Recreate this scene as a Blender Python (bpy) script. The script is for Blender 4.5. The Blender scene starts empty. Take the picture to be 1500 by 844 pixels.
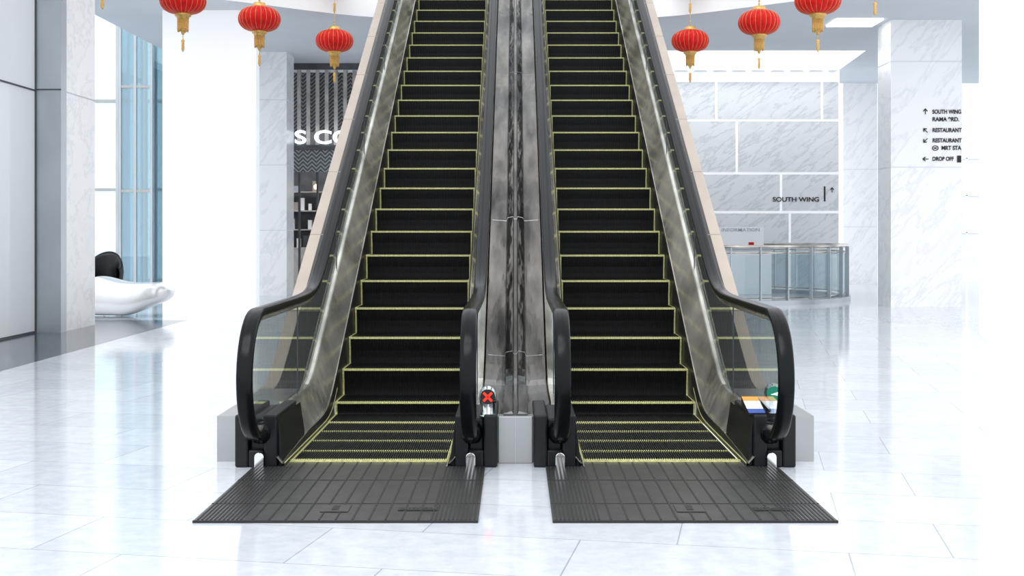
import bpy, bmesh, math, random
from mathutils import Vector, Matrix
random.seed(7)
F=1785.0; CX=755.0; HY=338.0; H=1.49
def PX(x,d): return (x-CX)*d/F
def PZ(y,d): return H-(y-HY)*d/F
scene=bpy.context.scene
col=scene.collection

# ---------------------------------------------------------------- materials
def newmat(name):
    m=bpy.data.materials.new(name); m.use_nodes=True
    nt=m.node_tree; b=nt.nodes['Principled BSDF']
    return m,nt,b
def simple(name,c,rough=.5,metal=0,noise=0,nscale=8,emit=None,es=1,bump=0,spec=None,stretch=None,bd=.01):
    m,nt,b=newmat(name)
    b.inputs['Base Color'].default_value=(*c,1)
    b.inputs['Roughness'].default_value=rough
    b.inputs['Metallic'].default_value=metal
    if spec is not None: b.inputs['Specular IOR Level'].default_value=spec
    if emit:
        b.inputs['Emission Color'].default_value=(*emit,1); b.inputs['Emission Strength'].default_value=es
    tc=nt.nodes.new('ShaderNodeTexCoord'); mp=nt.nodes.new('ShaderNodeMapping')
    nt.links.new(tc.outputs['Object'],mp.inputs[0])
    if stretch: mp.inputs['Scale'].default_value=stretch
    n=nt.nodes.new('ShaderNodeTexNoise'); n.inputs['Scale'].default_value=nscale; n.inputs['Detail'].default_value=3
    nt.links.new(mp.outputs[0],n.inputs['Vector'])
    r=nt.nodes.new('ShaderNodeValToRGB')
    lo=[max(0,v*(1-noise)) for v in c]; hi=[min(1,v*(1+noise)) for v in c]
    r.color_ramp.elements[0].position=.3; r.color_ramp.elements[1].position=.7
    r.color_ramp.elements[0].color=(*lo,1); r.color_ramp.elements[1].color=(*hi,1)
    nt.links.new(n.outputs['Fac'],r.inputs[0]); nt.links.new(r.outputs[0],b.inputs['Base Color'])
    if bump:
        bp=nt.nodes.new('ShaderNodeBump'); bp.inputs['Strength'].default_value=bump; bp.inputs['Distance'].default_value=bd
        nt.links.new(n.outputs['Fac'],bp.inputs['Height']); nt.links.new(bp.outputs[0],b.inputs['Normal'])
    return m
def marble(name,base,vein,scale=.6,rough=.15,rot=.6,amount=.5):
    m,nt,b=newmat(name); N=nt.nodes; L=nt.links
    tc=N.new('ShaderNodeTexCoord'); mp=N.new('ShaderNodeMapping'); mp.vector_type='TEXTURE'
    mp.inputs['Rotation'].default_value=(0,-rot,0); mp.inputs['Scale'].default_value=(3.2,1.5,.75)
    L.new(tc.outputs['Object'],mp.inputs[0])
    n=N.new('ShaderNodeTexNoise'); n.inputs['Scale'].default_value=scale*4; n.inputs['Detail'].default_value=9; n.inputs['Roughness'].default_value=.66; n.inputs['Distortion'].default_value=.25
    L.new(mp.outputs[0],n.inputs['Vector'])
    r=N.new('ShaderNodeValToRGB'); e=r.color_ramp.elements
    mid=[a*.75+c*.25 for a,c in zip(base,vein)]
    e[0].position=.34; e[0].color=(*mid,1); e[1].position=.66; e[1].color=(*base,1)
    k=e.new(.50); k.color=(*[a*(1-amount)+b2*amount for a,b2 in zip(base,vein)],1); k=e.new(.46); k.color=(*base,1); k=e.new(.53); k.color=(*base,1)
    L.new(n.outputs['Fac'],r.inputs[0]); L.new(r.outputs[0],b.inputs['Base Color'])
    b.inputs['Roughness'].default_value=rough
    return m
def glassmat(name,tint,refl=1.0,extra=.03,base=None,opac=0):
    m=bpy.data.materials.new(name); m.use_nodes=True; nt=m.node_tree; N=nt.nodes; L=nt.links
    for n in list(N): N.remove(n)
    out=N.new('ShaderNodeOutputMaterial'); tr=N.new('ShaderNodeBsdfTransparent'); tr.inputs[0].default_value=(*tint,1)
    gl=N.new('ShaderNodeBsdfGlossy'); gl.inputs['Roughness'].default_value=.01; gl.inputs['Color'].default_value=(.95,.98,1,1)
    lw=N.new('ShaderNodeLayerWeight'); lw.inputs[0].default_value=.5
    p=N.new('ShaderNodeMath'); p.operation='POWER'; p.inputs[1].default_value=4
    L.new(lw.outputs['Facing'],p.inputs[0])
    a=N.new('ShaderNodeMath'); a.operation='MULTIPLY_ADD'; a.inputs[1].default_value=refl; a.inputs[2].default_value=extra; a.use_clamp=True
    L.new(p.outputs[0],a.inputs[0])
    mx=N.new('ShaderNodeMixShader'); L.new(a.outputs[0],mx.inputs[0]); L.new(tr.outputs[0],mx.inputs[1]); L.new(gl.outputs[0],mx.inputs[2])
    last=mx
    if opac:
        df=N.new('ShaderNodeBsdfDiffuse'); df.inputs[0].default_value=(*base,1)
        m2=N.new('ShaderNodeMixShader'); m2.inputs[0].default_value=opac
        L.new(mx.outputs[0],m2.inputs[1]); L.new(df.outputs[0],m2.inputs[2]); last=m2
    L.new(last.outputs[0],out.inputs[0])
    return m
def floor_mat(name,c1,c2,mortar,rot,bw,rh,rough,msize=.005,mott=.06,spec=.5):
    m,nt,b=newmat(name); N=nt.nodes; L=nt.links
    tc=N.new('ShaderNodeTexCoord'); mp=N.new('ShaderNodeMapping'); mp.inputs['Rotation'].default_value=(0,0,rot)
    mp.inputs['Location'].default_value=(.35,.12,0)
    L.new(tc.outputs['Object'],mp.inputs[0])
    br=N.new('ShaderNodeTexBrick'); br.inputs['Scale'].default_value=1; br.inputs['Brick Width'].default_value=bw; br.inputs['Row Height'].default_value=rh
    br.inputs['Mortar Size'].default_value=msize; br.inputs['Mortar Smooth'].default_value=.3
    br.inputs['Color1'].default_value=(*c1,1); br.inputs['Color2'].default_value=(*c2,1); br.inputs['Mortar'].default_value=(*mortar,1)
    br.offset=.37
    L.new(mp.outputs[0],br.inputs['Vector'])
    n=N.new('ShaderNodeTexNoise'); n.inputs['Scale'].default_value=9; n.inputs['Detail'].default_value=8; n.inputs['Roughness'].default_value=.7
    L.new(tc.outputs['Object'],n.inputs['Vector'])
    r=N.new('ShaderNodeValToRGB'); r.color_ramp.elements[0].position=.35; r.color_ramp.elements[1].position=.65
    r.color_ramp.elements[0].color=(1-mott*1.6,1-mott*1.3,1-mott,1); r.color_ramp.elements[1].color=(1,1,1,1)
    L.new(n.outputs['Fac'],r.inputs[0])
    mx=N.new('ShaderNodeMixRGB'); mx.blend_type='MULTIPLY'; mx.inputs[0].default_value=1
    L.new(br.outputs['Color'],mx.inputs[1]); L.new(r.outputs[0],mx.inputs[2]); L.new(mx.outputs[0],b.inputs['Base Color'])
    b.inputs['Roughness'].default_value=rough; b.inputs['Specular IOR Level'].default_value=spec
    return m

M={}
M['floor']=floor_mat('white_stone_tile',(.68,.70,.735),(.60,.625,.67),(.38,.40,.44),math.radians(11),1.25,.66,.09,mott=.11,msize=.004)
M['dark']=floor_mat('grey_stone_tile',(.12,.13,.145),(.08,.09,.10),(.24,.26,.28),math.radians(11),1.2,.6,.12,mott=.45,spec=.22)
M['marble']=marble('veined_marble',(.74,.755,.77),(.46,.50,.55),.5,.25,.6,.6)
M['marblec']=marble('column_marble',(.92,.925,.93),(.68,.71,.75),.45,.2,.9,.5)
M['white']=simple('white_plaster',(.95,.96,.97),.5,noise=.02,nscale=2)
M['glow']=simple('white_painted_glow',(.97,.98,.99),.4,noise=.01,nscale=2,emit=(.97,.985,1),es=.25)  # weak emission stands in for blown-out white on columns and backings, no lamps
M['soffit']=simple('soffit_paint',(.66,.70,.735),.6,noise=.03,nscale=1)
M['rear']=simple('rear_wall_paint',(.66,.68,.71),.6,noise=.05,nscale=1)
M['grey']=simple('grey_metal_panel',(.42,.46,.50),.3,.5,noise=.08,nscale=1.5)
M['line']=simple('dark_joint',(.05,.06,.07),.5)
M['rubber']=simple('handrail_rubber',(.004,.0045,.006),.22,noise=.2,nscale=5,spec=.15)
M['blackpl']=simple('black_plastic',(.008,.009,.012),.35,noise=.2,nscale=20,spec=.25)
M['steel']=simple('steel_painted_highlights',(.50,.475,.43),.18,.6,noise=.60,nscale=1.4,stretch=(1.5,1.3,1.3),bump=.25,bd=.05)  # strong light-dark noise in the colour stands in for highlights on the steel
M['steeld']=simple('median_steel_painted_bands',(.105,.098,.092),.13,.95,noise=.75,nscale=1.6,stretch=(4,.9,.9),bump=.3,bd=.03)  # high-contrast noise paints brighter reflection bands into the steel colour
M['steell']=simple('light_steel',(.36,.37,.38),.3,.75,noise=.06,nscale=3)
M['chrome']=simple('chrome',(.75,.77,.8),.08,1,noise=.02)
M['skirt']=simple('skirt_panel',(.03,.03,.03),.35,.4,noise=.2,nscale=3)
M['tan']=simple('beige_cladding',(.44,.37,.32),.45,noise=.06,nscale=3)
M['tand']=simple('dark_deck_metal',(.05,.047,.045),.35,.4,noise=.15,nscale=2)
M['stepd']=simple('step_black',(.007,.007,.008),.42,.2,noise=.3,nscale=30,spec=.25)
M['yellow']=simple('yellow_demarcation',(.60,.60,.26),.45,noise=.28,nscale=60)
M['plate']=simple('landing_plate',(.085,.083,.082),.33,.5,noise=.18,nscale=12,spec=.3)
M['groove']=simple('plate_groove',(.010,.010,.010),.6)
M['glass']=glassmat('balustrade_glass',(.68,.74,.72),1.15,.05)
M['glassr']=glassmat('railing_glass',(.70,.79,.82),.8,.05)
M['glassb']=glassmat('facade_glass',(.80,.91,.95),.6,.12,(.62,.78,.85),.15)
M['glasst']=glassmat('teal_lift_glass',(.60,.76,.82),.6,.14,(.35,.50,.58),.18)
M['glassp']=glassmat('partition_glass',(.9,.94,.97),.6,.1,(.9,.93,.95),.75)
M['black']=simple('sign_black',(.01,.01,.012),.6)
M['red']=simple('lantern_red',(.56,.004,.006),.5,noise=.2,nscale=14,emit=(.7,.01,.008),es=.06,spec=.2)
M['gold']=simple('lantern_gold',(.66,.42,.13),.35,.6,noise=.2,nscale=40)
M['tassel']=simple('tassel_yellow',(.70,.42,.12),.7,noise=.3,nscale=60)
M['shopd']=simple('shop_dark',(.08,.085,.095),.5,noise=.3,nscale=3)
M['slat']=simple('shop_slats',(.58,.54,.51),.5,noise=.2,nscale=4)
M['signw']=simple('sign_light',(1,1,1),.5,emit=(.85,.93,1),es=2.0)
M['lamp']=simple('lamp_light',(1,1,1),.5,emit=(1,1,1),es=4)
M['warm']=simple('warm_lamp',(1,.8,.5),.5,emit=(1,.72,.35),es=3)
M['redled']=simple('red_led',(.8,.02,.01),.4,emit=(1,.03,.01),es=.8)
M['greenled']=simple('green_led',(.02,.40,.26),.4,emit=(.03,.7,.4),es=.3)
M['orange']=simple('sticker_orange',(.85,.35,.05),.5)
M['blue']=simple('sticker_blue',(.03,.08,.4),.5)
M['bench']=simple('polished_bench',(.80,.81,.82),.18,.3,noise=.05,nscale=1.5)
def chevron():
    m,nt,b=newmat('chevron_tile'); N=nt.nodes; L=nt.links
    tc=N.new('ShaderNodeTexCoord'); sp=N.new('ShaderNodeSeparateXYZ'); L.new(tc.outputs['Object'],sp.inputs[0])
    pp=N.new('ShaderNodeMath'); pp.operation='PINGPONG'; pp.inputs[1].default_value=.11; L.new(sp.outputs[0],pp.inputs[0])
    ad=N.new('ShaderNodeMath'); ad.operation='ADD'; L.new(pp.outputs[0],ad.inputs[0]); L.new(sp.outputs[2],ad.inputs[1])
    md=N.new('ShaderNodeMath'); md.operation='PINGPONG'; md.inputs[1].default_value=.05; L.new(ad.outputs[0],md.inputs[0])
    g=N.new('ShaderNodeMath'); g.operation='GREATER_THAN'; g.inputs[1].default_value=.03; L.new(md.outputs[0],g.inputs[0])
    mx=N.new('ShaderNodeMixRGB'); mx.inputs[1].default_value=(.10,.105,.11,1); mx.inputs[2].default_value=(.42,.44,.46,1)
    L.new(g.outputs[0],mx.inputs[0]); L.new(mx.outputs[0],b.inputs['Base Color']); return m
M['chev']=chevron()

# ---------------------------------------------------------------- helpers
def link(o,parent=None):
    col.objects.link(o)
    if parent: o.parent=parent
    return o
def empty(name,loc=(0,0,0)):
    e=bpy.data.objects.new(name,None); e.empty_display_size=.1; col.objects.link(e); return e
def meshobj(name,verts,faces,mats,parent=None,mi=None,smooth=False):
    me=bpy.data.meshes.new(name); me.from_pydata([tuple(v) for v in verts],[],faces)
    if not isinstance(mats,(list,tuple)): mats=[mats]
    for m in mats: me.materials.append(m)
    if mi: me.polygons.foreach_set('material_index',mi)
    if smooth: me.polygons.foreach_set('use_smooth',[True]*len(me.polygons))
    me.update(); o=bpy.data.objects.new(name,me); return link(o,parent)
class MB:
    def __init__(s): s.v=[];s.f=[];s.m=[]
    def add(s,vs,fs,mi=0):
        k=len(s.v); s.v+= [tuple(v) for v in vs]; s.f+=[tuple(i+k for i in f) for f in fs]; s.m+=[mi]*len(fs)
    def box(s,x0,x1,y0,y1,z0,z1,mi=0):
        s.add([(x0,y0,z0),(x1,y0,z0),(x1,y1,z0),(x0,y1,z0),(x0,y0,z1),(x1,y0,z1),(x1,y1,z1),(x0,y1,z1)],
              [(0,3,2,1),(4,5,6,7),(0,1,5,4),(1,2,6,5),(2,3,7,6),(3,0,4,7)],mi)
    def lathe(s,prof,cx,cy,cz,n=24,mi=0,rmod=None):
        vs=[];fs=[]
        for (r,z) in prof:
            for i in range(n):
                a=2*math.pi*i/n; rr=r*(rmod(i,z) if rmod else 1)
                vs.append((cx+rr*math.cos(a),cy+rr*math.sin(a),cz+z))
        for j in range(len(prof)-1):
            for i in range(n):
                k=(i+1)%n; fs.append((j*n+i,j*n+k,(j+1)*n+k,(j+1)*n+i))
        fs.append(tuple(range(n))[::-1]); fs.append(tuple((len(prof)-1)*n+i for i in range(n)))
        s.add(vs,fs,mi)
    def obj(s,name,mats,parent=None,smooth=False,bevel=0,seg=2):
        o=meshobj(name,s.v,s.f,mats,parent,s.m,smooth)
        if bevel:
            b=o.modifiers.new('bevel','BEVEL'); b.width=bevel; b.segments=seg; b.limit_method='ANGLE'
        if smooth:
            try:
                o.modifiers.new('wn','WEIGHTED_NORMAL')
            except: pass
        return o
def box(name,x0,x1,y0,y1,z0,z1,mat,parent=None,bevel=0):
    b=MB(); b.box(min(x0,x1),max(x0,x1),y0,y1,z0,z1); return b.obj(name,mat,parent,bevel=bevel)
def ribbon(name,ys,prof,mat,parent=None,closed=False,caps=False,smooth=False,matidx=None):
    vs=[];fs=[]; n=None; mi=[]
    for y in ys:
        p=prof(y); n=len(p)
        vs+=[(x,y,z) for x,z in p]
    for j in range(len(ys)-1):
        for i in range(n if closed else n-1):
            k=(i+1)%n; fs.append((j*n+i,j*n+k,(j+1)*n+k,(j+1)*n+i)); mi.append(matidx[i] if matidx else 0)
    if caps:
        fs.append(tuple(range(n))); fs.append(tuple((len(ys)-1)*n+i for i in range(n))[::-1]); mi+=[0,0]
    o=meshobj(name,vs,fs,mat,parent,mi)
    if closed and caps:
        bm=bmesh.new(); bm.from_mesh(o.data); bmesh.ops.recalc_face_normals(bm,faces=bm.faces); bm.to_mesh(o.data); bm.free()
    return o
def tube(name,pts,r,mat,parent=None,closed=False,n=10):
    cu=bpy.data.curves.new(name,'CURVE'); cu.dimensions='3D'; cu.bevel_depth=r; cu.bevel_resolution=3
    sp=cu.splines.new('POLY'); sp.points.add(len(pts)-1)
    for p,q in zip(sp.points,pts): p.co=(*q,1)
    sp.use_cyclic_u=closed; cu.materials.append(mat); cu.use_fill_caps=True
    o=bpy.data.objects.new(name,cu); return link(o,parent)
def text(name,body,cx,y,cz,w,h,mat,parent=None,rot=(math.pi/2,0,0),ext=.004,bold=0):
    cu=bpy.data.curves.new(name,'FONT'); cu.body=body; cu.extrude=ext; cu.align_x='CENTER'; cu.align_y='CENTER'; cu.offset=bold
    cu.materials.append(mat)
    o=bpy.data.objects.new(name,cu); link(o); bpy.context.view_layer.update()
    d=o.dimensions; o.scale=(w/max(d.x,1e-3),h/max(d.y,1e-3),1)
    o.location=(cx,y,cz); o.rotation_euler=rot
    if parent: o.parent=parent
    return o

# ---------------------------------------------------------------- profile functions
TAN=math.tan(math.radians(30))
def smax(a,b,s=.06):
    m=max(a,b); return m+s*math.log(math.exp((a-m)/s)+math.exp((b-m)/s))
def smin(a,b,s=.06): return -smax(-a,-b,s)
def Lz(y): return .33+TAN*(y-10.2)
def nose(y): return smin(smax(0.004,Lz(y)),5.6)
def clad(y): return smin(smax(.295,Lz(y)+.42,.05),6.02)
def hrail(y): return smin(smax(.985,Lz(y)+.97,.09),6.57)
YS=[7.66+.12*i for i in range(108)]
SKF=.24

def make_step():
    W=1.016; N=68
    path=[(.40,0),(.030,0),(.012,0),(.0,-.005),(-.001,-.018),(.006,-.06),(.018,-.12),(.024,-.18),(.026,-.245)]
    nrm=[(0,1),(0,1),(0,1),(-.7,.7),(-1,0),(-1,0),(-1,0),(-1,0),(-1,0)]
    xs=[];dep=[]
    pitch=W/N
    for i in range(N):
        x0=-W/2+i*pitch
        xs+= [x0,x0+pitch*.45,x0+pitch*.5,x0+pitch*.95]; dep+=[0,0,1,1]
    xs.append(W/2); dep.append(1)
    vs=[];fs=[];mi=[]
    for (y,z),(ny,nz) in zip(path,nrm):
        for x,d in zip(xs,dep):
            k=.009*d
            vs.append((x,y-ny*k,z-nz*k))
    n=len(xs)
    for j in range(len(path)-1):
        for i in range(n-1):
            fs.append((j*n+i,j*n+i+1,(j+1)*n+i+1,(j+1)*n+i))
            yel = (j in(1,2,3)) or abs((xs[i]+xs[i+1])/2)>W/2-.0135
            mi.append(1 if yel else 0)
    me=bpy.data.meshes.new('step'); me.from_pydata(vs,[],fs); me.materials.append(M['stepd']); me.materials.append(M['yellow'])
    me.polygons.foreach_set('material_index',mi)
    bm=bmesh.new(); bm.from_mesh(me); bmesh.ops.recalc_face_normals(bm,faces=bm.faces); bm.to_mesh(me); bm.free()
    me.update(); return me
STEP=make_step()

NC=(7.58,.60); NR=.385
def rail_path():
    pts=[(7.78,.225),(7.68,.218)]
    for i in range(0,25):
        a=math.radians(270-180*i/24); pts.append((NC[0]+NR*math.cos(a),NC[1]+NR*math.sin(a)))
    y=7.72
    while y<20.6: pts.append((y,hrail(y))); y+=.12
    ye=20.6; ze=hrail(ye)
    for i in range(1,19):
        a=math.radians(90-180*i/18); pts.append((ye+NR*math.cos(a),ze-NR+NR*math.sin(a)))
    return pts
RP=rail_path()
def sweep(name,X,sec,off,mat,parent,pts=RP):
    vs=[];fs=[];n=len(sec)
    for i,p in enumerate(pts):
        a=pts[max(0,i-1)]; b=pts[min(len(pts)-1,i+1)]
        t=Vector((b[0]-a[0],b[1]-a[1])); t.normalize(); nn=Vector((-t.y,t.x))
        for (sx,sn) in sec:
            q=(p[0]+nn.x*(sn+off),p[1]+nn.y*(sn+off)); vs.append((X+sx,q[0],q[1]))
    for j in range(len(pts)-1):
        for i in range(n):
            k=(i+1)%n; fs.append((j*n+i,j*n+k,(j+1)*n+k,(j+1)*n+i))
    fs.append(tuple(range(n))); fs.append(tuple((len(pts)-1)*n+i for i in range(n))[::-1])
    o=meshobj(name,vs,fs,mat,parent,smooth=True)
    bm=bmesh.new(); bm.from_mesh(o.data); bmesh.ops.recalc_face_normals(bm,faces=bm.faces); bm.to_mesh(o.data); bm.free()
    return o
def oval(w,t,n=14,p=.6):
    r=[]
    for i in range(n):
        a=2*math.pi*i/n; c=math.cos(a); s=math.sin(a)
        r.append((math.copysign(abs(c)**p,c)*w/2,math.copysign(abs(s)**p,s)*t/2))
    return r

def taper(y):
    if y>=8.7: return 1
    return .30+.70*(max(0,(y-7.66))/(1.04))**.8

def escalator(cx):
    so=1 if cx>0 else -1
    E=empty('escalator')
    for n in range(-6,24):
        y=10.2+.4*n
        o=bpy.data.objects.new('step_%d'%(n+7),STEP); link(o,E)
        o.location=(cx,y,nose(y)+.004)
    for s in (-1,1):
        tag='outer' if s==so else 'inner'
        def sk(y,s=s):
            b=nose(y); c=clad(y); m=b+(c-b)*SKF*taper(y)
            return [(cx+s*.511,b-.25 if b>.25 else .0),(cx+s*.514,b+.02),(cx+s*.528,m)]
        ribbon('skirt_'+tag,YS,sk,M['skirt'],E)
        def ins(y,s=s):
            b=nose(y); c=clad(y); m=b+(c-b)*SKF*taper(y); t=b+(c-b)*(.35+.65*taper(y))
            return [(cx+s*.528,m),(cx+s*.536,m+.010),(cx+s*.640,t-.01),(cx+s*.648,t),(cx+s*.69,t)]
        ribbon('inner_deck_'+tag,YS,ins,M['steel'],E)
        def yt(y,s=s): return [(cx+s*.510,nose(y)+.022),(cx+s*.5125,nose(y)+.030)]
        ribbon('skirt_brush_'+tag,YS[:20],yt,M['yellow'],E)
        X=cx+s*.66
        gy=[7.21,7.24,7.3,7.38,7.48,7.6]+[7.72+.12*i for i in range(108)]
        def gp(y,X=X,s=s):
            if y<NC[0]: h=math.sqrt(max(0,(NR-.01)**2-(y-NC[0])**2)); lo=NC[1]-h; hi=NC[1]+h
            else: hi=hrail(y)-.01; lo=None
            if lo is None or y>7.55:
                b=nose(y);c=clad(y); lo=b+(c-b)*(.35+.65*taper(max(y,7.66)))-.01
            return [(X,lo),(X,hi)]
        ribbon('glass_panel_'+tag,gy,gp,M['glass'],E)
        sweep('handrail_'+tag,X,oval(.098,.055),.0,M['rubber'],E)
        sweep('handrail_guide_'+tag,X,[(-.02,-.02),(.02,-.02),(.02,.01),(-.02,.01)],-.034,M['steel'],E)
        for yy in (8.95,10.9,12.9,14.9,16.9,18.9):
            box('glass_joint',X-.004,X+.004,yy-.006,yy+.006,clad(yy),hrail(yy)-.02,M['line'],E)
        b=MB()
        x0,x1=(X-.10,X+.165) if s>0 else (X-.165,X+.10)
        b.box(x0,x0+.085,7.66,8.35,0,.33); b.box(x1-.085,x1,7.66,8.35,0,.33)
        b.box(x0+.085,x1-.085,7.72,8.35,0,.30)
        b.box(x0+.085,x1-.085,7.66,7.72,0,.11)
        b.obj('newel_base_'+tag,M['blackpl'],E,bevel=.012)
        xi=X-s*.10; 
        bb=MB(); xa,xb=sorted((cx+s*.53,xi))
        bb.add([(xa,7.70,0),(xb,7.70,0),(xb,8.5,0),(xa,8.5,0),
                (xa,7.70,.06 if s>0 else .30),(xb,7.70,.30 if s>0 else .06),(xb,8.5,.30 if s>0 else .10),(xa,8.5,.10 if s>0 else .30)],
               [(0,3,2,1),(4,5,6,7),(0,1,5,4),(1,2,6,5),(2,3,7,6),(3,0,4,7)])
        bb.obj('entry_cheek_'+tag,M['blackpl'],E,bevel=.005)
        bt=MB(); bt.lathe([(.012,-.07),(.05,-.062),(.07,-.03),(.074,0),(.07,.03),(.05,.062),(.012,.07)],X,7.70,.215,20)
        bt.obj('inlet_boot_'+tag,M['rubber'],E,smooth=True)
        g=MB(); pr=[(-.03,0),(.03,0),(.03,.075)]+[(.03*math.cos(a),.075+.03*math.sin(a)) for a in [math.pi*i/8 for i in range(1,8)]]+[(-.03,.075)]
        n=len(pr); g.add([(X+a,7.60,z) for a,z in pr]+[(X+a*.8,7.655,z) for a,z in pr],
              [tuple(range(n)),tuple(range(n,2*n))[::-1]]+[(i,n+i,n+(i+1)%n,(i+1)%n) for i in range(n)])
        g.obj('chrome_guard_'+tag,M['chrome'],E,bevel=.004)
    xi=cx+so*.69; xo=cx+so*.985; xm=cx+so*.885
    def cp(y):
        c=clad(y); lo=max(0,c-1.35) if y>9.4 else 0
        return [(xi,lo),(xi,c-.002),(xm,c-.002),(xo,c-.002),(xo,lo)]
    def seg(a,b,mat,name,idx):
        k=max(2,int((b-a)/.1)); ribbon(name,[a+(b-a)*i/k for i in range(k+1)],cp,mat,E,closed=True,caps=True,matidx=idx)
    seg(7.86,9.2,[M['steell'],M['tand']],'base_cladding',[0,0,0,0,0])
    y=9.206
    while y<20.4:
        e=min(y+1.1,20.5); seg(y,e,[M['tan'],M['tand']],'side_cladding',[1,1,0,0,0]); y=e+.012
    def tr(y):
        lo=max(.0,clad(y)-1.3) if y>9.4 else 0
        return [(cx-.68,lo),(cx+.68,lo),(cx+.68,max(lo+.02,nose(y)-.3)),(cx-.68,max(lo+.02,nose(y)-.3))]
    ribbon('truss',[10.5+.2*i for i in range(50)],tr,M['tan'],E,closed=True,caps=True)
    p=MB()
    pi_,po=cx-so*.75,cx+so*.705
    a,b=sorted((pi_,po))
    p.box(a,b,6.21,7.655,0,.010,0); p.box(cx-.50,cx+.50,7.655,7.80,0,.010,0)
    def gr(x,w,y0=6.23,y1=7.64): p.box(x-w/2,x+w/2,y0,y1,.010,.0125,1)
    x=a+.02
    while x<a+.25: gr(x,.010); x+=.022
    x=b-.02
    while x>b-.25: gr(x,.010); x-=.022
    x=a+.30
    while x<b-.28: gr(x,.010,6.23,7.78); x+=.085
    p.box(a,b,6.60,6.606,.010,.0127,1); p.box(a,b,7.22,7.226,.010,.0127,1)
    p.box(a,b,6.205,6.218,0,.0125,1)
    p.box(cx-.09,cx+.06,6.40,6.56,.0125,.0145,0)
    ox=cx+.42
    p.box(ox-.1,ox+.11,6.43,6.50,.0125,.0145,1)
    p.obj('landing_plate',[M['plate'],M['groove']],E)
    text('plate_number','1',cx-.015,6.48,.016,.035,.10,M['black'],E,rot=(0,0,0),ext=.0008,bold=.01)
    text('plate_lettering','HITACHI',ox+.005,6.465,.016,.19,.042,M['plate'],E,rot=(0,0,0),ext=.0008,bold=.01)
    c=MB(); c.box(cx-.50,cx+.50,7.795,7.815,.004,.022,0)
    for i in range(68):
        xx=-.50+i/68+.003; c.box(cx+xx,cx+xx+.006,7.815,7.86,.004,.020,0)
    c.obj('comb',M['yellow'],E)
    return E
eL=escalator(-.94); eR=escalator(.94)

# safety sticker on top of the right outer newel base, tilted up on a little wedge
b=MB()
def SP(u,v): # u across, v away
    return (1.475+.105*u+.02*v, 7.70+.36*v, .338+.055*v)
for (a,bb_,mi) in ((0,.25,1),(.25,.72,0),(.72,1,2)):
    b.add([SP(0,a),SP(1,a),SP(1,bb_),SP(0,bb_)],[(0,1,2,3)],mi)
b.add([(1.475,7.70,.325),(1.58,7.70,.325),(1.60,8.06,.325),(1.495,8.06,.325),(1.475,7.70,.337),(1.58,7.70,.337),(1.60,8.06,.392),(1.495,8.06,.392)],
      [(0,3,2,1),(4,5,6,7),(0,1,5,4),(1,2,6,5),(2,3,7,6),(3,0,4,7)],3)
b.obj('safety_sticker',[M['white'],M['blue'],M['orange'],M['blackpl']],eR)

# median between escalators
med=empty('median_deck')
def mp_(y):
    c=clad(y)
    return [(-.245,c-.06),(-.235,c),(-.085,c-.012),(-.075,c+.018),(-.022,c+.030),(-.012,c+.006),(.012,c+.006),(.022,c+.030),(.075,c+.018),(.085,c-.012),(.235,c),(.245,c-.06)]
y=7.86
for ln in (1.9,1.9,3.1,3.0,2.6):
    e=min(y+ln,20.5); k=int((e-y)/.1)
    ribbon('median_panel',[y+(e-y)*i/k for i in range(k+1)],mp_,M['steeld'],med); y=e+.003
b=MB(); b.box(-.11,.11,7.80,7.87,0,.30); b.box(-.235,.235,7.87,7.93,0,.296); b.box(-.235,.235,7.93,20.5,0,.20); b.obj('median_front',M['steell'],med,bevel=.004)
box('median_joint',-.003,.003,7.79,7.801,0,.30,M['grey'],med)

def status(x,y,z0,led,kind):
    e=empty('escalator_status_light')
    b=MB(); b.lathe([(.055,0),(.055,.012),(.046,.018),(.046,.085),(.052,.09),(.056,.13),(.050,.165),(.032,.19),(.006,.198)],x,y,z0,28)
    b.obj('post',M['chrome'],e,smooth=True)
    f=MB(); n=24
    vs=[(x+.047*math.cos(2*math.pi*i/n),y-.057,z0+.135+.047*math.sin(2*math.pi*i/n)) for i in range(n)]
    vs+=[(v[0],y-.02,v[2]) for v in vs]
    f.add(vs,[tuple(range(n))]+[(i,n+i,n+(i+1)%n,(i+1)%n) for i in range(n)]); f.obj('lens',M['black'] if kind=='x' else M['greenled'],e)
    g=MB()
    if kind=='x':
        for sgn in (1,-1):
            dx,dz=.027,.027*sgn; wx,wz=.0055,-.0055*sgn
            cz=z0+.135; yy=y-.060
            g.add([(x-dx-wx,yy,cz-dz-wz),(x-dx+wx,yy,cz-dz+wz),(x+dx+wx,yy,cz+dz+wz),(x+dx-wx,yy,cz+dz-wz)],[(0,1,2,3)])
    else:
        cz=z0+.135; yy=y-.060
        g.add([(x-.026,yy,cz-.004),(x+.02,yy,cz-.01),(x+.02,yy,cz+.01)],[(0,1,2)])
    g.obj('symbol',led,e)
status(-.175,7.75,.305,M['redled'],'x')
status(1.66,7.86,.31,M['lamp'],'g')

# ---------------------------------------------------------------- floor
xb=[-45,-5.45,-1.47,-.41,.41,1.47,45]; yb=[-14,7.84,10.5,20.3,75]
vs=[(x,y,0) for y in yb for x in xb]; fs=[];mi=[]
nx=len(xb)
for j in range(len(yb)-1):
    for i in range(nx-1):
        if j==1 and i in (2,4): continue
        fs.append((j*nx+i,j*nx+i+1,(j+1)*nx+i+1,(j+1)*nx+i)); mi.append(1 if (i==0 and j<3) else 0)
meshobj('floor',vs,fs,[M['floor'],M['dark']],None,mi)

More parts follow.
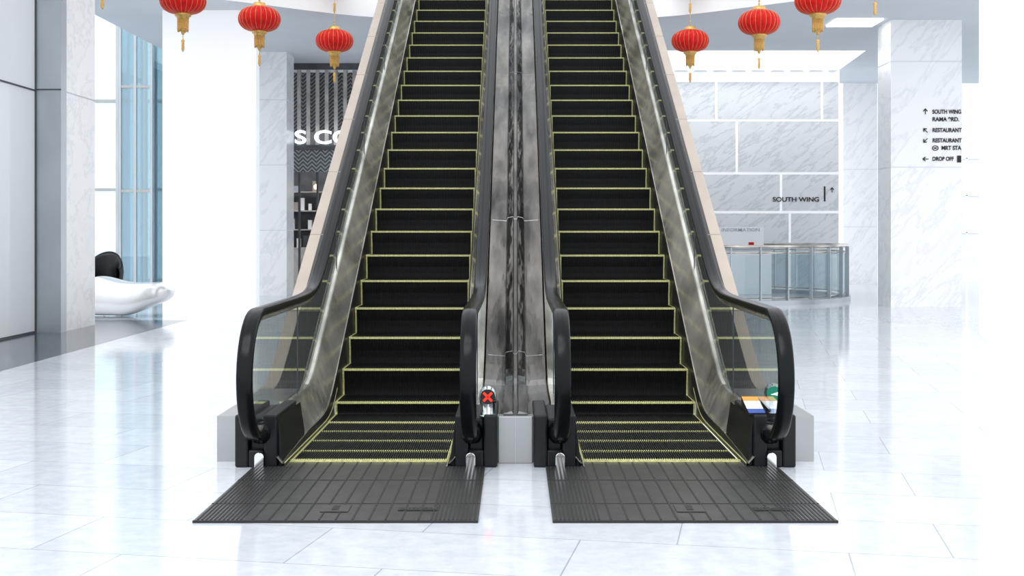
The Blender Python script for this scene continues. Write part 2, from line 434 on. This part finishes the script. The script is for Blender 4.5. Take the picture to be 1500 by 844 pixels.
# ---------------------------------------------------------------- left side
w=empty('wall_left')
box('glass_panel',-7.12,-7.0,8,17.75,0.02,9,M['glassp'],w)
box('joint_h',-7.13,-6.992,8,17.75,3.52,3.545,M['line'],w)
for yy in (11,14.4):
    box('joint_v',-7.13,-6.992,yy,yy+.02,0,9,M['line'],w)
box('joint_base',-7.13,-6.99,8,17.75,0,.03,M['line'],w)
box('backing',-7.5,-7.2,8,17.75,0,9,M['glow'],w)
c=empty('metal_clad_column')
box('metal_face',-6.985,-6.63,17.78,18.0,0,9,M['grey'],c)
box('edge',-7.0,-6.985,17.74,18.0,0,9,M['line'],c)
box('shaft',-7.35,-6.66,18.0,19.3,0,9,M['marblec'],c)
box('joint',-6.986,-6.63,17.772,17.79,3.54,3.56,M['line'],c)
box('joint_low',-6.7,-6.655,18.0,19.3,3.54,3.555,M['grey'],c)
def column(name,x0,x1,y0,y1,mat,joints=(),h=9.0):
    e=empty(name); box('shaft',x0,x1,y0,y1,0,h,mat,e)
    for z in joints: box('joint',x0-.003,x1+.003,y0-.003,y1+.003,z-.008,z+.008,M['soffit'],e)
    return e
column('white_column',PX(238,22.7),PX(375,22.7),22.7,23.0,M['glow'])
column('marble_column',-6.4,PX(420,28),28,28.9,M['marblec'],(1.5,3.0,4.5))
fa=empty('window_1')
box('pane',-30,-8.6,33.0,33.03,0,9,M['glassb'],fa)
for i in range(30):
    x=-30+i*.74; box('mullion',x-.035,x+.035,32.9,33.1,0,9,M['grey'] if i%3 else M['steell'],fa)
for z in (.15,2.6,5.0,7.4): box('transom',-30,-8.6,32.92,33.08,z-.04,z+.04,M['steell'],fa)
ls=empty('glass_lift_shaft')
x0,x1=PX(176,28),PX(222,28)
box('pane_front',x0,x1,28.0,28.02,0,9,M['glasst'],ls); box('pane_side',x1-.02,x1,28.02,29.6,0,9,M['glasst'],ls); box('pane_side_l',x0,x0+.02,28.02,29.6,0,9,M['glasst'],ls)
for x in (x0,x0+.35,x1): 
    for yy in (28.0,29.6): box('post',x-.03,x+.03,yy-.03,yy+.03,0,9,M['grey'],ls)
for z in (.1,2.4,4.8,7.2): box('rail',x0,x1,27.98,28.04,z-.03,z+.03,M['steell'],ls)
def bench():
    vs=[];fs=[];n=20;K=26
    x0,x1=-8.3,PX(249,20.9)
    for j in range(K+1):
        t=j/K; x=x0+(x1-x0)*t
        endr=math.sqrt(max(0,1-max(0,(t-.88)/.12)**2)) if t>.88 else 1
        if t<.10: endr=math.sqrt(max(.0,1-((.10-t)/.10)**2))
        top=.62+.13*math.exp(-((t-.42)/.16)**2)
        d=.45
        yc=21.25+.12*math.sin(t*5)
        q=max(0,min(1,(t-.62)/.36)); lift=.24*q*q*(3-2*q)
        zc=(top+lift)*.5+.01; hz=(top-lift)*.5
        for i in range(n):
            a=2*math.pi*i/n; cc=math.cos(a); ss=math.sin(a)
            yy=math.copysign(abs(cc)**.6,cc)*d*(.3+.7*endr); zz=math.copysign(abs(ss)**.6,ss)*hz*(.15+.85*endr)
            if ss>0 : zz-=.22*(1-abs(cc))*hz
            vs.append((x,yc+yy,max(.005,zc+zz)))
    for j in range(K):
        for i in range(n):
            k=(i+1)%n; fs.append((j*n+i,(j+1)*n+i,(j+1)*n+k,j*n+k))
    fs.append(tuple(range(n))); fs.append(tuple(K*n+i for i in range(n))[::-1])
    o=meshobj('sculpted_bench',vs,fs,M['bench'],None,smooth=True); s=o.modifiers.new('s','SUBSURF'); s.levels=1; s.render_levels=2
bench()
ch=empty('black_armchair')
xc=PX(152,24)
prof=[(.30,.42),(.36,.5),(.38,.75),(.36,1.0),(.33,1.08),(.29,1.0),(.30,.75),(.28,.5)]
n=20; vs=[];fs=[]
for i in range(n+1):
    a=math.radians(-20+220*i/n)
    for r,z in prof:
        zz=z if z<.6 else .6+(z-.6)*(.35+.65*math.sin(max(0,min(math.pi,a))))
        vs.append((xc+r*math.cos(a),24+r*math.sin(a),zz))
m=len(prof)
for i in range(n):
    for j in range(m):
        k=(j+1)%m; fs.append((i*m+j,i*m+k,(i+1)*m+k,(i+1)*m+j))
meshobj('shell',vs,fs,M['blackpl'],ch,smooth=True)
b=MB(); b.lathe([(.30,.36),(.33,.40),(.33,.47),(.28,.52)],xc,24,0,24); b.obj('seat',M['blackpl'],ch,smooth=True)
b=MB(); b.lathe([(.22,0),(.22,.02),(.03,.05),(.03,.37)],xc,24,0,20); b.obj('pedestal',M['chrome'],ch)

# ---------------------------------------------------------------- shop
sh=empty('coffee_shop_front')
sx0,sx1=-7.6,-1.5
box('shop_back_wall',sx0,sx1,33.0,33.1,0,6.2,M['shopd'],sh)
box('shop_ceiling',sx0,sx1,29.6,33.0,5.62,5.75,M['shopd'],sh)
box('shop_side',sx0,sx0+.1,29.6,33,0,5.6,M['shopd'],sh)
box('chevron_band',sx0,sx1,30.30,30.36,2.95,3.52,M['chev'],sh)
box('chevron_upper',sx0,sx1,30.9,30.96,4.0,5.5,M['chev'],sh)
box('sign_beam',sx0,sx1,30.25,30.40,3.50,3.62,M['shopd'],sh)
box('frame_top',sx0,sx1,29.9,30.0,5.45,5.60,M['shopd'],sh)
s=MB()
for i in range(34):
    x=-5.45+i*.23
    if x<-1.6: s.box(x,x+.09,30.42,30.50,3.62,5.5)
s.obj('ceiling_slats',M['slat'],sh)
text('shop_sign','S COFFEE',PX(430,30.2)+1.38,30.2,PZ(202,30.2),2.7,.34,M['signw'],sh,ext=.02,bold=.02)
for i,x in enumerate((-5.40,-4.95,-4.25,-3.2,-2.2)):
    box('frame_post',x,x+.05,30.3,30.36,0,2.95,M['shopd'],sh)
for z in (.5,1.0,1.5,2.0,2.5):
    box('shelf',sx0+.1,sx1,32.3,32.95,z,z+.03,M['slat'],sh)
g=MB()
for z in (.53,1.03,1.53,2.03,2.53):
    x=-6.2
    while x<-2:
        wd=random.uniform(.06,.16); hh=random.uniform(.12,.34)
        if random.random()<.75: g.box(x,x+wd,32.35,32.5,z,z+hh,random.choice([0,0,1,2,3]))
        x+=wd+random.uniform(.02,.12)
g.obj('shelf_goods',[M['white'],M['tan'],M['grey'],M['shopd']],sh)
g=MB()
for x,z in ((-5.1,2.55),(-4.75,2.35),(-4.3,2.6),(-3.9,2.4)):
    g.lathe([(.03,0),(.06,.03),(.06,.09),(.02,.13)],x,31.2,z,14)
g.obj('pendant_bulbs',M['warm'],sh)
for x,z in ((-5.1,2.55),(-4.75,2.35),(-4.3,2.6),(-3.9,2.4)):
    tube('bulb_cord',[(x,31.2,z+.13),(x,31.2,5.6)],.006,M['black'],sh)
box('shop_counter',-6.2,-2.0,31.3,31.9,0,1.05,M['slat'],sh)
L=bpy.data.lights.new('shop_light','AREA'); L.shape='RECTANGLE'; L.size=4; L.size_y=1; L.energy=150
lo=bpy.data.objects.new('shop_light',L); link(lo,sh); lo.location=(-4.2,31.6,5.5)

# ---------------------------------------------------------------- back wall (right)
bw=empty('wall_back')
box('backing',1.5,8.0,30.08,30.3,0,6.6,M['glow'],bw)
rows=[(4.25,5.16,[1050,1205]),(2.94,4.19,[900,1080,1236]),(1.98,2.88,[985,1145]),(0.02,1.92,[1000,1158])]
for (a,b_,seams) in rows:
    xs=[1.5]+[PX(s,30) for s in seams]+[8.0]
    for i in range(len(xs)-1):
        if xs[i+1]-xs[i]<.1: continue
        box('marble_panel',xs[i]+.03,min(8.0,xs[i+1])-.03,30.06,30.09,a,b_,M['marble'],bw)
text('wall_lettering','SOUTH WING',PX(1166,30.05),30.05,PZ(292.5,30.05),PX(1200,30)-PX(1132,30),.115,M['black'],bw,bold=.02)
box('wall_sign_bar',PX(1207,30.05),PX(1209,30.05),30.04,30.06,PZ(295,30),PZ(273,30),M['black'],bw)
def arrow(par,cx,y,cz,s,ang):
    b=MB(); pts=[(-.07,-.5),(.07,-.5),(.07,.15),(.35,-.1),(.35,.12),(0,.5),(-.35,.12),(-.35,-.1),(-.07,.15)]
    vs=[]
    for px,pz in pts:
        X=px*math.cos(ang)-pz*math.sin(ang); Z=px*math.sin(ang)+pz*math.cos(ang); vs.append((cx+X*s,y,cz+Z*s))
    b.add(vs,[tuple(range(9))]); b.obj('arrow',M['black'],par)
arrow(bw,PX(1219,30.04),30.04,PZ(278,30),.13,0)
cl=empty('cove_light')
box('trough',2.0,8.0,27.7,27.85,5.62,5.72,M['white'],cl)
for i in range(12):
    x=2.4+i*.47
    b=MB(); b.lathe([(.05,0),(.06,.04),(.06,.06)],x,29.75,5.35,14); b.obj('lamp',M['lamp'],cl)
box('lamp_bracket',2.1,7.9,29.72,30.08,5.41,5.44,M['white'],cl)
L=bpy.data.lights.new('cove_strip','AREA'); L.shape='RECTANGLE'; L.size=6; L.size_y=.3; L.energy=28; L.color=(.95,.98,1)
lo=bpy.data.objects.new('cove_strip',L); link(lo,cl); lo.location=(5,28.9,6.1); lo.rotation_euler=(math.radians(30),0,0)
def edge(x): 
    return 21.2+2.55*math.exp(-((abs(x)-0)/4.6)**4)
xs=[-8.0+.5*i for i in range(65)]
vs=[];fs=[]
for x in xs:
    e=edge(x); e2=27.8 if 1.5<=x<=8.1 else 34
    vs+=[(x,e,5.6),(x,e2,5.6),(x,e,6.9),(x,e2,6.9)]
fm=[]
for i in range(len(xs)-1):
    a=i*4;b=a+4
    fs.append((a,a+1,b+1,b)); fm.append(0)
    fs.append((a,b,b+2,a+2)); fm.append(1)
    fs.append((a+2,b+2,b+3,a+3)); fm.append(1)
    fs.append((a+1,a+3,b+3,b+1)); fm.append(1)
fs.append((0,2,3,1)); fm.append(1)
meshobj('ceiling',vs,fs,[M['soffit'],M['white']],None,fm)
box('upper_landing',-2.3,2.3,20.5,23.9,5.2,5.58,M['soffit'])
lt=empty('ceiling_light'); box('lamp_panel',PX(1218,24),PX(1285,24),23.6,24.4,5.57,5.598,M['lamp'],lt)

# ---------------------------------------------------------------- right side
column('narrow_marble_column',PX(1235,34),PX(1285,34),34,35,M['marblec'],(1.6,3.2),9)
c=column('sign_column',PX(1305,23.75),PX(1409,23.75),23.75,24.6,M['marblec'],(PZ(245,23.75),PZ(90,23.75)))
d=23.74
def line(body,x0,x1,yc,h=6.4):
    text('sign_text',body,PX((x0+x1)/2,d),d,PZ(yc,d),PX(x1,d)-PX(x0,d),h*d/F,M['black'],c,bold=.03,ext=.002)
line('SOUTH WING',1366,1408,164); line('RAMA 9RD.',1366,1405,175); line('RESTAURANT',1366,1408.5,191); line('RESTAURANT',1366,1408.5,206)
line('MRT STA',1379,1408,217); line('DROP OFF',1366,1397,233)
for yc,a in ((163,0),(191,math.radians(45)),(206,math.radians(135)),(233,math.radians(90))): arrow(c,PX(1355.5,d),d-.003,PZ(yc,d),.12,a)
b=MB(); b.box(PX(1402,d),PX(1408,d),d-.004,d,PZ(238,d),PZ(228,d)); b.obj('sign_icon',M['black'],c)
b=MB(); n=20; vs=[]
for r in (.065,.045):
    vs+=[(PX(1370,d)+r*math.cos(2*math.pi*i/n),d-.003,PZ(217,d)+r*.8*math.sin(2*math.pi*i/n)) for i in range(n)]
b.add(vs,[(i,(i+1)%n,n+(i+1)%n,n+i) for i in range(n)]); b.box(PX(1368,d),PX(1372,d),d-.004,d,PZ(218,d),PZ(216,d)); b.obj('metro_icon',M['black'],c)
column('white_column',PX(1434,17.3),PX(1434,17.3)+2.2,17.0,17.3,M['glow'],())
wr=empty('wall_rear')
box('wall',8.2,40,46,46.3,0,9,M['rear'],wr)
for i in range(6): box('panel_joint',9+i*4,9.06+i*4,45.97,46,0,9,M['white'],wr)
for z in (1.4,2.8,4.2): box('panel_joint_h',8.2,40,45.97,46,z,z+.04,M['white'],wr)
ra=empty('curved_glass_railing')
C=(4.45,27.1); R=2.82
def cp2(a,r=R): return (C[0]+r*math.cos(a),C[1]+r*math.sin(a))
full=[2*math.pi*i/96 for i in range(96)]
tube('top_rail',[(*cp2(a),1.17) for a in full],.035,M['steel'],ra,True)
tube('second_rail',[(*cp2(a,R-.04),1.04) for a in full],.016,M['steel'],ra,True)
tube('low_rail',[(*cp2(a,R-.04),.14) for a in full],.016,M['steel'],ra,True)
vs=[];fs=[]
for a in full: x,y=cp2(a); vs+=[(x,y,.15),(x,y,1.0)]
for i in range(96): k=(i+1)%96; fs.append((2*i,2*k,2*k+1,2*i+1))
meshobj('glass',vs,fs,M['glassr'],ra,smooth=True)
b=MB()
for i in range(30):
    a=2*math.pi*i/30+.05; x,y=cp2(a,R+.02)
    t=Vector((-math.sin(a),math.cos(a)))*.012; q=Vector((math.cos(a),math.sin(a)))*.04
    p=Vector((x,y)); cs=[p-t-q,p+t-q,p+t+q,p-t+q]
    b.add([(v.x,v.y,0) for v in cs]+[(v.x,v.y,1.15) for v in cs],[(0,3,2,1),(4,5,6,7),(0,1,5,4),(1,2,6,5),(2,3,7,6),(3,0,4,7)])
b.obj('posts',M['grey'],ra)
vs=[];fs=[]
for a in full:
    x,y=cp2(a,R+.08); x2,y2=cp2(a,R-.08); vs+=[(x,y,0),(x,y,.09),(x2,y2,.09),(x2,y2,0)]
for i in range(96):
    k=(i+1)%96
    for j in range(3): fs.append((4*i+j,4*k+j,4*k+j+1,4*i+j+1))
meshobj('kerb',vs,fs,M['grey'],ra)
inf=empty('information_desk')
b=MB(); b.box(4.1,5.95,28.3,28.9,0,1.05,0); b.box(4.0,6.0,28.2,29.0,1.05,1.10,1); b.obj('counter',[M['white'],M['grey']],inf,bevel=.01)
box('board',4.7,5.9,28.95,29.0,1.1,1.58,M['white'],inf)
text('board_text','INFORMATION',5.35,28.94,PZ(337,28.94),.9,.08,M['grey'],inf,bold=.01)
b=MB(); b.box(5.45,5.56,28.4,28.5,1.1,1.22); b.box(5.42,5.60,28.4,28.5,1.1,1.14); b.obj('red_leaflet_rack',M['red'],inf)

# ---------------------------------------------------------------- lanterns
def lantern_mesh(slen):
    b=MB(); R=.35;Hh=.205; n=96; prof=[]
    K=18
    for j in range(K+1):
        ph=-math.pi/2+math.pi*j/K
        r=R*max(.30,abs(math.cos(ph))**.62); z=Hh*math.sin(ph); prof.append((r,z))
    b.lathe(prof,0,0,0,n,0,rmod=lambda i,z:1-.045*abs(math.cos(math.pi*i/4))**3)
    for k in range(24):
        a=2*math.pi*(k*4)/n
        vs=[];fs=[]
        for (r,z) in prof:
            rr=r*.965+.001
            for da in (-.0025,.0025): 
                vs.append((rr*math.cos(a)-da*math.sin(a),rr*math.sin(a)+da*math.cos(a),z*1.006))
            vs.append(((rr+.004)*math.cos(a),(rr+.004)*math.sin(a),z*1.01))
        for j in range(K): 
            for p,q in ((0,2),(2,1)): fs.append((3*j+p,3*j+q,3*j+3+q,3*j+3+p))
        b.add(vs,fs,1)
    b.lathe([(.12,.19),(.125,.20),(.125,.225),(.10,.24),(.10,.265),(.03,.28)],0,0,0,32,1)
    b.lathe([(.03,-.30),(.085,-.285),(.10,-.25),(.125,-.235),(.125,-.20),(.12,-.19)],0,0,0,32,1)
    for k in range(26):
        a=2*math.pi*k/26; x=.078*math.cos(a); y=.078*math.sin(a)
        b.lathe([(.007,-.46-.01*(k%3)),(.009,-.40),(.009,-.27)],x,y,0,5,2)
    b.lathe([(.02,-.52),(.035,-.46),(.03,-.30)],0,0,0,10,2)
    b.lathe([(.006,-.60),(.006,-.5)],0,0,0,6,2)
    b.lathe([(.008,-.78),(.024,-.74),(.02,-.64),(.028,-.61),(.012,-.59)],0,0,0,10,2)
    b.lathe([(.006,.27),(.006,slen)],0,0,0,6,1)
    for zz in (.31,.36): b.lathe([(.004,zz-.02),(.02,zz),(.004,zz+.02)],0,0,0,10,1)
    me=bpy.data.meshes.new('chinese_lantern'); me.from_pydata(b.v,[],b.f)
    for m in (M['red'],M['gold'],M['tassel']): me.materials.append(m)
    me.polygons.foreach_set('material_index',b.m); me.polygons.foreach_set('use_smooth',[True]*len(b.f)); me.update(); return me
ml=lantern_mesh(.58)
for (px,py,d) in ((490,60,22.7),(380,28,20.2),(268,1,18.6),(150,-70,16.6),(1011,60,22.9),(1112,33,20.4),(1198,1,18.5),(1282,-58,17.2)):
    z=PZ(py,d)
    mu=lantern_mesh(8.99-(z+1.30))
    for m,zz in ((ml,z),(mu,z+1.30)):
        o=bpy.data.objects.new('chinese_lantern',m); link(o); o.location=(PX(px,d),d,zz); o.rotation_euler=(0,0,random.uniform(0,.3))

# ---------------------------------------------------------------- skylight roof frame
b=MB()
for y in (2,6,10,14,16.6,18.6,20.3,22.8,26): b.box(-9,9,y-.12,y+.12,9.0,9.35)
for x in (-9,-6,-3.4,-1,1,3.4,6,9): b.box(x-.10,x+.10,2,26,9.02,9.30)
b.obj('ceiling_skylight_frame',M['grey'])

# ---------------------------------------------------------------- light
wd=bpy.data.worlds.new('World'); scene.world=wd; wd.use_nodes=True; nt=wd.node_tree
bg=nt.nodes['Background']; bg.inputs[0].default_value=(.955,.98,1.0,1); bg.inputs[1].default_value=1.7
sl=bpy.data.lights.new('sun','SUN'); sl.energy=1.4; sl.angle=math.radians(35); sl.color=(1,.99,.97)
so=bpy.data.objects.new('sun',sl); link(so); so.rotation_euler=(math.radians(32),math.radians(-10),0)
scene.view_settings.view_transform='Standard'; scene.view_settings.look='None'; scene.view_settings.exposure=.12

cam=bpy.data.cameras.new('camera'); co=bpy.data.objects.new('camera',cam); link(co)
co.location=(0,0,H); co.rotation_euler=(math.pi/2,0,0)
cam.sensor_width=36; cam.lens=F/1500*36; cam.shift_x=-5/1500; cam.shift_y=-(422-HY)/1500; cam.clip_end=300
scene.camera=co
